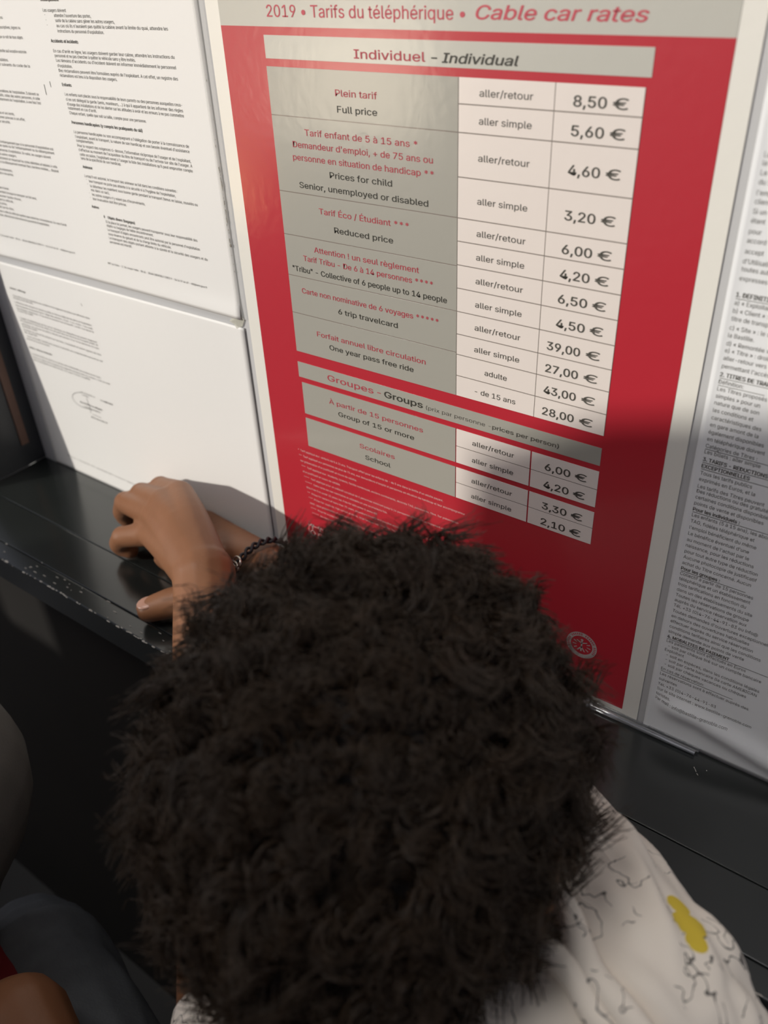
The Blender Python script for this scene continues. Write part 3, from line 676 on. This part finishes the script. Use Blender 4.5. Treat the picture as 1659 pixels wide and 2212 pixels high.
child = empty('person', loc(-0.15, -0.34, -1.22), cat='person',
              label='curly dark-haired child seen from above, in a white scribble-print shirt, hands crossed on the ledge')
VS, FS = [], []
ball(VS, FS, hp(0, -0.004, 0.012), (0.073, 0.088, 0.082), HB)          # skull
ball(VS, FS, hp(0, 0.030, -0.040), (0.056, 0.055, 0.055), HB)          # face and jaw
tube(VS, FS, [hp(0, 0.083, -0.010), hp(0, 0.094, -0.032)], [0.006, 0.009])   # nose
tube(VS, FS, [hp(-0.018, 0.080, -0.060), hp(0, 0.085, -0.061), hp(0.018, 0.080, -0.060)], [0.004, 0.006, 0.004])  # mouth
ball(VS, FS, hp(0, 0.070, -0.082), (0.018, 0.014, 0.014), HB)
for s in (-1, 1):
    ball(VS, FS, hp(s * 0.074, -0.004, -0.015), (0.008, 0.017, 0.026), HB)   # ears
    ball(VS, FS, hp(s * 0.028, 0.074, 0.004), (0.020, 0.010, 0.007), HB)     # brow
tube(VS, FS, [hp(0, -0.025, -0.055), NECK, NECK + Vector((0, -0.005, -0.03))], [0.040, 0.040, 0.045])
tube(VS, FS, [SHL, NECK + Vector((0, 0, -0.03)), SHR], [0.040, 0.055, 0.040])
tube(VS, FS, [NECK + Vector((0, 0, -0.03)), CHEST, HIP], [0.060, 0.080, 0.078])
tube(VS, FS, [HIPL, HIP, HIPR], [0.062, 0.075, 0.062])
for h, k, a in ((HIPR, KNR, ANR), (HIPL, KNL, ANL)):
    tube(VS, FS, [h, k, a], [0.062, 0.042, 0.028])
    tube(VS, FS, [a + Vector((0, -0.02, -0.035)), a + Vector((-0.01, 0.08, -0.043))], [0.026, 0.020])
tube(VS, FS, [SHR, ER], [0.038, 0.029]); tube(VS, FS, [ER, ER * 0.65 + WR * 0.35, WR], [0.028, 0.0285, 0.0215], ratio=0.92)
tube(VS, FS, [SHL, EL], [0.037, 0.029])
tube(VS, FS, [EL, EL * 0.55 + WL * 0.45, WL * 0.9 + EL * 0.1, WL], [0.029, 0.0275, 0.0225, 0.0225], ratio=0.95)
# left hand: palm as four metacarpals, then bent fingers pressed on the ledge
P = on_level
LH = {'pinky': [P(326, 1152, -0.379), P(266, 1160, -0.393), P(258, 1178, -0.407), P(282, 1189, -0.411)],
      'ring': [P(335, 1112, -0.366), P(272, 1086, -0.388), P(266, 1108, -0.404), P(276, 1122, -0.411)],
      'middle': [P(352, 1086, -0.360), P(306, 1068, -0.380), P(300, 1078, -0.400), P(310, 1092, -0.411)],
      'index': [P(388, 1068, -0.358), P(348, 1054, -0.374), P(338, 1062, -0.392), P(345, 1075, -0.408)]}
LR = {'pinky': 0.0088, 'ring': 0.0094, 'middle': 0.0096, 'index': 0.0095}
for nme, j in LH.items():
    r = LR[nme]
    tube(VS, FS, [WL, WL * 0.45 + j[0] * 0.55 + Vector((0, 0, 0.005)), j[0]], [0.0205, 0.016, r * 1.22])
    tube(VS, FS, [j[0], j[1]], [r * 1.18, r * 1.0]); tube(VS, FS, [j[1], j[2], j[3]], [r * 1.02, r * 0.92, r * 0.80])
    ball(VS, FS, j[1], (r * 1.08,) * 3, nu=12, nv=8)
for a, b in (('pinky', 'ring'), ('ring', 'middle'), ('middle', 'index')):
    tube(VS, FS, [LH[a][0], LH[b][0]], [0.010, 0.0105])
lth = [WL * 0.75 + LH['index'][0] * 0.25 + Vector((0, 0.004, -0.008)), P(418, 1128, -0.384), P(398, 1112, -0.396), P(378, 1100, -0.407)]
tube(VS, FS, lth, [0.015, 0.0115, 0.0100, 0.0085])
# right hand under it: flat on the ledge, thumb out to the left
RM = {'pinky': P(445, 1128, -0.402), 'ring': P(412, 1140, -0.401), 'middle': P(398, 1165, -0.401), 'index': P(392, 1198, -0.402)}
for nme, q in RM.items():
    tube(VS, FS, [WR, WR * 0.5 + q * 0.5, q], [0.019, 0.0145, 0.0105])
    d_ = (q - WR).normalized()
    tube(VS, FS, [q, q + d_ * 0.020 + Vector((0, 0, -0.003)), q + d_ * 0.018 + Vector((0.004, 0, -0.010))], [0.0100, 0.0088, 0.0075])
TH = [WR * 0.62 + RM['index'] * 0.38 + Vector((0, -0.004, -0.002)), P(440, 1285, -0.402), P(372, 1302, -0.4055), P(322, 1317, -0.4085)]
tube(VS, FS, TH, [0.0165, 0.0135, 0.0118, 0.0098])
body = fuse('body', VS, FS, M['skin'], child, 0.0019, 5)
def nail(tip, back, up, r, name='nail'):
    V2, F2 = [], []; d_ = (tip - back).normalized(); s = d_.cross(up).normalized(); u = s.cross(d_)
    ball(V2, F2, tip - d_ * r * 0.1 + u * r * 0.80, (r * 0.62, r * 0.8, r * 0.16), Matrix((s, d_, u)).transposed(), 14, 8)
    me = bpy.data.meshes.new(name); me.from_pydata([tuple(v) for v in V2], [], F2); me.update()
    for p in me.polygons: p.use_smooth = True
    return link(name, me, M['nail'], child)
nail(TH[3], TH[2], Vector((0, -0.25, 1)), 0.0098, 'thumb_nail')
for s in (-1, 1):
    V2, F2 = [], []; ball(V2, F2, hp(s * 0.029, 0.073, -0.010), (0.0105,) * 3, nu=16, nv=10)
    me = bpy.data.meshes.new('eye'); me.from_pydata([tuple(v) for v in V2], [], F2); me.update(); link('eye', me, M['eye'], child)

# shirt: white cotton with black scribbles and yellow patches
sm_ = bpy.data.materials.new('scribble_print_cotton'); sm_.use_nodes = True
t = sm_.node_tree; b = t.nodes['Principled BSDF']; b.inputs['Roughness'].default_value = 0.85
co = t.nodes.new('ShaderNodeTexCoord')
def tn(k, **kw):
    n = t.nodes.new(k)
    for a_, v_ in kw.items(): setattr(n, a_, v_)
    return n
def math_(op, a_, b_=None):
    n = tn('ShaderNodeMath', operation=op)
    for i, q in enumerate((a_, b_)):
        if q is None: continue
        if isinstance(q, (int, float)): n.inputs[i].default_value = q
        else: t.links.new(q, n.inputs[i])
    return n.outputs[0]
def noise_(scale, det=2.0, off=0.0):
    mp = tn('ShaderNodeMapping'); mp.inputs['Location'].default_value = (off, off, off); t.links.new(co.outputs['Object'], mp.inputs[0])
    n = tn('ShaderNodeTexNoise'); n.inputs['Scale'].default_value = scale; n.inputs['Detail'].default_value = det
    t.links.new(mp.outputs[0], n.inputs['Vector']); return n.outputs['Fac']
line = math_('LESS_THAN', math_('ABSOLUTE', math_('SUBTRACT', noise_(60, 2.5), 0.5)), 0.0085)
msk = math_('GREATER_THAN', noise_(26, 1.0, 3.7), 0.50)
line2 = math_('LESS_THAN', math_('ABSOLUTE', math_('SUBTRACT', noise_(95, 1.5, 7.1), 0.46)), 0.010)
msk2 = math_('GREATER_THAN', noise_(34, 1.0, 9.3), 0.56)
ink = math_('MAXIMUM', math_('MULTIPLY', line, msk), math_('MULTIPLY', line2, msk2))
mix = tn('ShaderNodeMix', data_type='RGBA'); mix.inputs['A'].default_value = (0.76, 0.69, 0.61, 1); mix.inputs['B'].default_value = (0.03, 0.03, 0.03, 1)
t.links.new(math_('MULTIPLY', ink, 0.85), mix.inputs['Factor'])
VS, FS = [], []
tube(VS, FS, [SHL, NECK + Vector((0, -0.005, -0.038)), SHR], [0.052, 0.071, 0.052])
tube(VS, FS, [NECK + Vector((0, 0, -0.045)), CHEST, HIP + Vector((0, 0, 0.02))], [0.076, 0.096, 0.096])
tube(VS, FS, [SHR, SHR * 0.5 + ER * 0.5 + Vector((0.004, 0, 0.003)), SHR * 0.12 + ER * 0.88], [0.050, 0.046, 0.038])
tube(VS, FS, [SHL, SHL * 0.56 + EL * 0.44], [0.044, 0.037])
def wr(co_):
    a_ = co_ @ np.array([70., 95., -60.]); b_ = co_ @ np.array([-40., 60., 110.])
    return 0.0012 + 0.75 * np.maximum(-0.0016, 0.0026 * np.sin(a_ + 2.2 * np.sin(b_ * 0.6)) + 0.0017 * np.sin(b_ * 2.1 + 1.9 * np.sin(a_)) + 0.0012 * np.sin(a_ * 2.9 + 2 * np.sin(b_ * 1.3)))
shirt = fuse('shirt', VS, FS, sm_, child, 0.003, 6, wr)
from mathutils.bvhtree import BVHTree
bv = BVHTree.FromPolygons([v.co[:] for v in shirt.data.vertices], [p.vertices[:] for p in shirt.data.polygons])
def on_shirt(x, y, off=0.0):
    d = Vector(ray(x, y)); hit = bv.ray_cast(EYE, d)
    return hit[0] + hit[1] * off if hit[0] else EYE + d * 0.45
yel = None
for px_, r0 in (((1466, 1955), 0.005), ((1490, 1995), 0.007), ((1505, 2035), 0.0045), ((1290, 2185), 0.006)):
    vm = tn('ShaderNodeVectorMath', operation='DISTANCE'); vm.inputs[1].default_value = tuple(on_shirt(*px_)); t.links.new(co.outputs['Object'], vm.inputs[0])
    q = math_('LESS_THAN', vm.outputs['Value'], r0); yel = q if yel is None else math_('MAXIMUM', yel, q)
mix2 = tn('ShaderNodeMix', data_type='RGBA'); mix2.inputs['B'].default_value = (0.62, 0.46, 0.04, 1)
t.links.new(mix.outputs['Result'], mix2.inputs['A']); t.links.new(yel, mix2.inputs['Factor']); t.links.new(mix2.outputs['Result'], b.inputs['Base Color'])
for path, r_ in (((((1130, 1880), (1190, 1930), (1232, 1985), (1252, 2050), (1290, 2120), (1345, 2195), (1420, 2290))), 0.0062),
                 ((((1120, 2020), (1190, 2070), (1240, 2112), (1275, 2160), (1320, 2230), (1370, 2300))), 0.0058)):
    VS, FS = [], []
    tube(VS, FS, [on_shirt(x, y, 0.004) for x, y in path], [r_] * len(path), n=6, seg=12)
    fuse('collar', VS, FS, sm_, child, 0.0018, 4)
VS, FS = [], []
tube(VS, FS, [HIPL + Vector((0, 0, 0.02)), HIP + Vector((0, 0, 0.0)), HIPR + Vector((0, 0, 0.02))], [0.068, 0.084, 0.068])
for h, k, a in ((HIPR, KNR, ANR), (HIPL, KNL, ANL)):
    tube(VS, FS, [h, k, a + Vector((0, 0, 0.02))], [0.070, 0.052, 0.040])
fuse('trousers', VS, FS, M['denim'], child, 0.004, 5, lambda c_: 0.0015 * np.sin(c_ @ np.array([120., 60., 150.])))
for a in (ANR, ANL):
    VS, FS = [], []; tube(VS, FS, [a + Vector((0, -0.025, -0.036)), a + Vector((-0.004, 0.03, -0.036)), a + Vector((-0.01, 0.095, -0.044))], [0.034, 0.034, 0.026])
    fuse('shoe', VS, FS, M['shoe'], child, 0.004, 4)

# hair: thousands of short curls on the scalp
hm = bpy.data.materials.new('dark_brown_curls'); hm.use_nodes = True
t = hm.node_tree; b = t.nodes['Principled BSDF']; b.inputs['Roughness'].default_value = 0.42; b.inputs['Specular IOR Level'].default_value = 0.35
co = t.nodes.new('ShaderNodeTexCoord'); mix = tn('ShaderNodeMix', data_type='RGBA')
mix.inputs['A'].default_value = (0.013, 0.008, 0.005, 1); mix.inputs['B'].default_value = (0.060, 0.036, 0.020, 1)
t.links.new(noise_(55, 3.0), mix.inputs['Factor']); t.links.new(mix.outputs['Result'], b.inputs['Base Color'])
def make_hair(parent, centre, basis, radii, n, length, face_cut, seed, mat, thick=0.00048, name='hair'):
    rg = np.random.default_rng(seed); Bm = np.array(basis); cen = np.array(centre)
    nc = max(60, n // 14)
    def dirs(k):
        d_ = rg.normal(size=(k, 3)); d_ /= np.linalg.norm(d_, axis=1)[:, None]; return d_
    d_ = dirs(n * 3); keep = ~((d_[:, 1] > face_cut) & (d_[:, 2] < 0.45)) & (d_[:, 2] > -0.80) & ~((d_[:, 1] > -0.1) & (d_[:, 2] < -0.45)); d_ = d_[keep][:n]; n = len(d_)
    cl = dirs(nc); idx = np.argmax(d_ @ cl.T, axis=1)
    cph = rg.uniform(0, 6.28, nc); cw = rg.uniform(5.5, 9.5, nc); ct = rg.normal(size=(nc, 3)) * 0.36; cl_len = rg.uniform(0.72, 1.18, nc)
    root = d_ * np.array(radii); nrm = d_ / np.array(radii); nrm /= np.linalg.norm(nrm, axis=1)[:, None]
    K = 11; tt = np.linspace(0, 1, K)
    Lh = length * cl_len[idx] * rg.uniform(0.8, 1.15, n)
    a1 = np.cross(nrm, rg.normal(size=3)); a1 /= np.linalg.norm(a1, axis=1)[:, None]; a2 = np.cross(nrm, a1)
    lean = ct[idx] + rg.normal(size=(n, 3)) * 0.16
    ph = cph[idx] + rg.normal(size=n) * 0.45; om = cw[idx]
    pull = (cl[idx] * np.array(radii) - root) * 0.55
    pts = np.empty((n, K, 3))
    for k, q in enumerate(tt):
        amp = 0.0048 * q ** 0.7
        pts[:, k] = root + nrm * (Lh * q * (1 - 0.22 * q))[:, None] + lean * (Lh * q * q * 0.55)[:, None] + pull * q ** 1.3 \
            + (a1 * np.cos(om * q + ph)[:, None] + a2 * np.sin(om * q + ph)[:, None]) * amp - (a1 * np.cos(ph)[:, None] + a2 * np.sin(ph)[:, None]) * amp * 0.4
    pts = pts @ Bm.T + cen; pts[:, :, 2] -= (0.004 * tt ** 2)[None, :]
    tan = np.gradient(pts, axis=1); tan /= np.linalg.norm(tan, axis=2)[..., None] + 1e-9
    ref = np.cross(tan, np.broadcast_to(rg.normal(size=(n, 1, 3)), tan.shape)); ref /= np.linalg.norm(ref, axis=2)[..., None] + 1e-9
    bi = np.cross(tan, ref); rad = thick * (1.0 - 0.75 * tt)[None, :, None] * rg.uniform(0.8, 1.3, (n, 1, 1))
    V = np.empty((n, K, 3, 3))
    for s in range(3):
        a = 2 * math.pi * s / 3; V[:, :, s] = pts + (ref * math.cos(a) + bi * math.sin(a)) * rad
    base = np.arange(n)[:, None, None] * K * 3 + np.arange(K - 1)[None, :, None] * 3; s = np.arange(3)[None, None, :]; s2 = (s + 1) % 3
    F = np.stack([base + s, base + s2, base + 3 + s2, base + 3 + s], axis=-1).reshape(-1, 4)
    me = bpy.data.meshes.new(name); nv = n * K * 3
    me.vertices.add(nv); me.vertices.foreach_set('co', V.reshape(-1))
    me.loops.add(F.size); me.loops.foreach_set('vertex_index', F.reshape(-1).astype(np.int32))
    me.polygons.add(len(F)); me.polygons.foreach_set('loop_start', np.arange(0, F.size, 4, dtype=np.int32))
    me.polygons.foreach_set('use_smooth', np.ones(len(F), dtype=bool)); me.update(calc_edges=True); me.validate()
    return link(name, me, mat, parent)
h = make_hair(child, hp(0, -0.004, 0.010), HB, (0.075, 0.088, 0.086), 17000, 0.021, 0.62, 11, hm)
h['kind'] = 'stuff'
V2, F2 = [], []                                                     # dense short roots under the curls
ball(V2, F2, (0, 0, 0), (0.0765, 0.0895, 0.0872), nu=48, nv=30)
def grows(p):
    d_ = Vector((p[0] / 0.0765, p[1] / 0.0895, p[2] / 0.0872))
    return not (d_.y > 0.60 and d_.z < 0.42) and d_.z > -0.72 and not (d_.y > -0.05 and d_.z < -0.42)
F2 = [f for f in F2 if all(grows(V2[i]) for i in f)]
me = bpy.data.meshes.new('hair_roots'); me.from_pydata([tuple(hp(0, -0.004, 0.010) + HB @ v) for v in V2], [], F2); me.update()
link('hair_roots', me, M['scalp'], h)

# bracelet: knotted cord round the right wrist with a small metal charm
axis = (WR - ER).normalized(); bc = WR - axis * 0.006
s_ = axis.cross(Vector((0, 0, 1))).normalized(); u_ = s_.cross(axis).normalized()
br = empty('bracelet', bc, label="black knotted cord bracelet with metal charm on the child's right wrist", cat='bracelet')
VS, FS = [], []
for ph in (0, math.pi):
    pts = []
    for k in range(97):
        a = 2 * math.pi * k / 96; r_ = 0.0250 + 0.0013 * math.sin(13 * a + ph)
        pts.append(bc + s_ * (r_ * math.cos(a)) + u_ * (r_ * 0.97 * math.sin(a)) + axis * (0.0024 * math.cos(13 * a + ph)))
    tube(VS, FS, pts, [0.00125] * 97, n=1, seg=7)
me = bpy.data.meshes.new('cord'); me.from_pydata([tuple(v) for v in VS], [], FS); me.update()
for p in me.polygons: p.use_smooth = True
link('cord', me, M['cord'], br)
def project(p):
    c3 = R.T @ np.array(p - EYE); return c3[:2] / c3[2] * FPX + np.array([CX, CY])
CH = min((k * 0.02 for k in range(315)), key=lambda a: np.hypot(*(project(bc + s_ * (0.027 * math.cos(a)) + u_ * (0.027 * math.sin(a))) - np.array([522, 1222]))) + 4000 * (u_ * math.sin(a) + s_ * math.cos(a)).dot((bc - EYE).normalized()) * 0.02)
VS, FS = [], []
for j in range(2):
    a0 = CH + 0.16 * j; cc = bc + s_ * (0.027 * math.cos(a0)) + u_ * (0.027 * math.sin(a0))
    rad_ = (cc - bc).normalized(); tg = axis.cross(rad_)
    pts = [cc + tg * (0.0034 * math.cos(2 * math.pi * k / 12)) + axis * (0.0046 * math.sin(2 * math.pi * k / 12)) for k in range(13)]
    tube(VS, FS, pts, [0.0010] * 13, n=2, seg=7)
me = bpy.data.meshes.new('metal_charm'); me.from_pydata([tuple(v) for v in VS], [], FS); me.update()
for p in me.polygons: p.use_smooth = True
link('metal_charm', me, M['steel'], br)

# ------------------------------------------------------------------ second person, barely lit, at the left edge
HD2 = at(-285, 1790, 0.66)
p2 = empty('person', Vector((HD2.x, HD2.y - 0.06, 0)), cat='person', label='dim person at the left edge in a grey hood and red top')
def o2(x, y, z): return HD2 + Vector((x, y, z))
N2, C2, H2 = o2(0.0, -0.03, -0.10), o2(0.0, -0.06, -0.22), o2(-0.02, -0.08, -0.40)
S2R, S2L = o2(0.105, -0.03, -0.150), o2(-0.11, -0.06, -0.15)
E2R, E2L = at(40, 2225, 0.60), o2(-0.15, -0.04, -0.33)
W2R, W2L = at(150, 2420, 0.56), o2(-0.15, 0.0, -0.43)
K2R, K2L = o2(0.10, 0.07, -0.42), o2(-0.09, 0.07, -0.42)
VS, FS = [], []
ball(VS, FS, HD2, (0.074, 0.086, 0.082)); ball(VS, FS, o2(0, 0.035, -0.045), (0.052, 0.05, 0.052))
tube(VS, FS, [o2(0, 0.083, -0.01), o2(0, 0.094, -0.034)], [0.006, 0.009]); tube(VS, FS, [o2(-0.018, 0.078, -0.062), o2(0.018, 0.078, -0.062)], [0.005, 0.005])
for s in (-1, 1): ball(VS, FS, o2(s * 0.075, 0, -0.025), (0.008, 0.016, 0.024))
tube(VS, FS, [o2(0, -0.015, -0.06), N2], [0.036, 0.04]); tube(VS, FS, [S2L, N2 + Vector((0, 0, -0.04)), S2R], [0.038, 0.055, 0.038])
tube(VS, FS, [N2 + Vector((0, 0, -0.05)), C2, H2], [0.06, 0.08, 0.085])
tube(VS, FS, [S2R, E2R], [0.036, 0.029]); tube(VS, FS, [E2R, W2R], [0.030, 0.021]); tube(VS, FS, [S2L, E2L], [0.036, 0.029]); tube(VS, FS, [E2L, W2L], [0.028, 0.021])
for wv, ev in ((W2R, E2R), (W2L, E2L)):
    d0 = (wv - ev).normalized(); sd = d0.cross(Vector((0, 0, 1))).normalized()
    for k, ln in enumerate((0.040, 0.047, 0.050, 0.044)):
        q0 = wv + d0 * 0.048 + sd * (0.0135 * (k - 1.5))
        tube(VS, FS, [wv, q0], [0.019, 0.0095]); tube(VS, FS, [q0, q0 + d0 * ln * 0.6, q0 + d0 * ln * 0.9 + Vector((0, 0, -0.012))], [0.009, 0.008, 0.007])
    tube(VS, FS, [wv + d0 * 0.012, wv + d0 * 0.035 - sd * 0.034, wv + d0 * 0.055 - sd * 0.040], [0.013, 0.0105, 0.0085])
for s, kn in ((1, K2R), (-1, K2L)):
    hp2 = H2 + Vector((0.055 * s, 0, -0.03)); fo = Vector((kn.x, kn.y - 0.07, 0.045))
    tube(VS, FS, [hp2, kn, fo], [0.062, 0.045, 0.028]); tube(VS, FS, [fo + Vector((0, -0.02, -0.02)), fo + Vector((0, 0.09, -0.024))], [0.025, 0.019])
fuse('body', VS, FS, M['skin'], p2, 0.003, 4)
VS, FS = [], []
ball(VS, FS, o2(0, -0.006, 0.006), (0.090, 0.110, 0.098)); tube(VS, FS, [o2(0, -0.02, -0.035), o2(-0.005, -0.035, -0.105), o2(-0.01, -0.04, -0.135)], [0.088, 0.075, 0.07])
fuse('hood', VS, FS, M['grey_cloth'], p2, 0.0035, 4)
VS, FS = [], []
tube(VS, FS, [S2L, N2 + Vector((0, 0, -0.045)), S2R], [0.046, 0.062, 0.047]); tube(VS, FS, [N2 + Vector((0, 0, -0.05)), C2, H2], [0.068, 0.09, 0.096])
tube(VS, FS, [S2R, S2R * 0.45 + E2R * 0.55], [0.047, 0.040]); tube(VS, FS, [S2L, S2L * 0.4 + E2L * 0.6], [0.046, 0.039])
fuse('red_top', VS, FS, M['red_cloth'], p2, 0.0035, 5, lambda c_: 0.002 * np.sin(c_ @ np.array([60., 90., 40.])))
VS, FS = [], []
for s, kn in ((1, K2R), (-1, K2L)):
    hp2 = H2 + Vector((0.055 * s, 0, -0.03)); tube(VS, FS, [hp2 - Vector((0.02 * s, 0, 0)), kn, Vector((kn.x, kn.y - 0.025, 0.10))], [0.072, 0.054, 0.040])
fuse('trousers', VS, FS, M['denim'], p2, 0.004, 5)
for s, kn in ((1, K2R), (-1, K2L)):
    fo = Vector((kn.x, kn.y - 0.07, 0.045)); VS, FS = [], []
    tube(VS, FS, [fo + Vector((0, -0.03, -0.012)), fo + Vector((0, 0.03, -0.012)), fo + Vector((0, 0.105, -0.02))], [0.032, 0.032, 0.024])
    fuse('shoe', VS, FS, M['shoe'], p2, 0.004, 4)
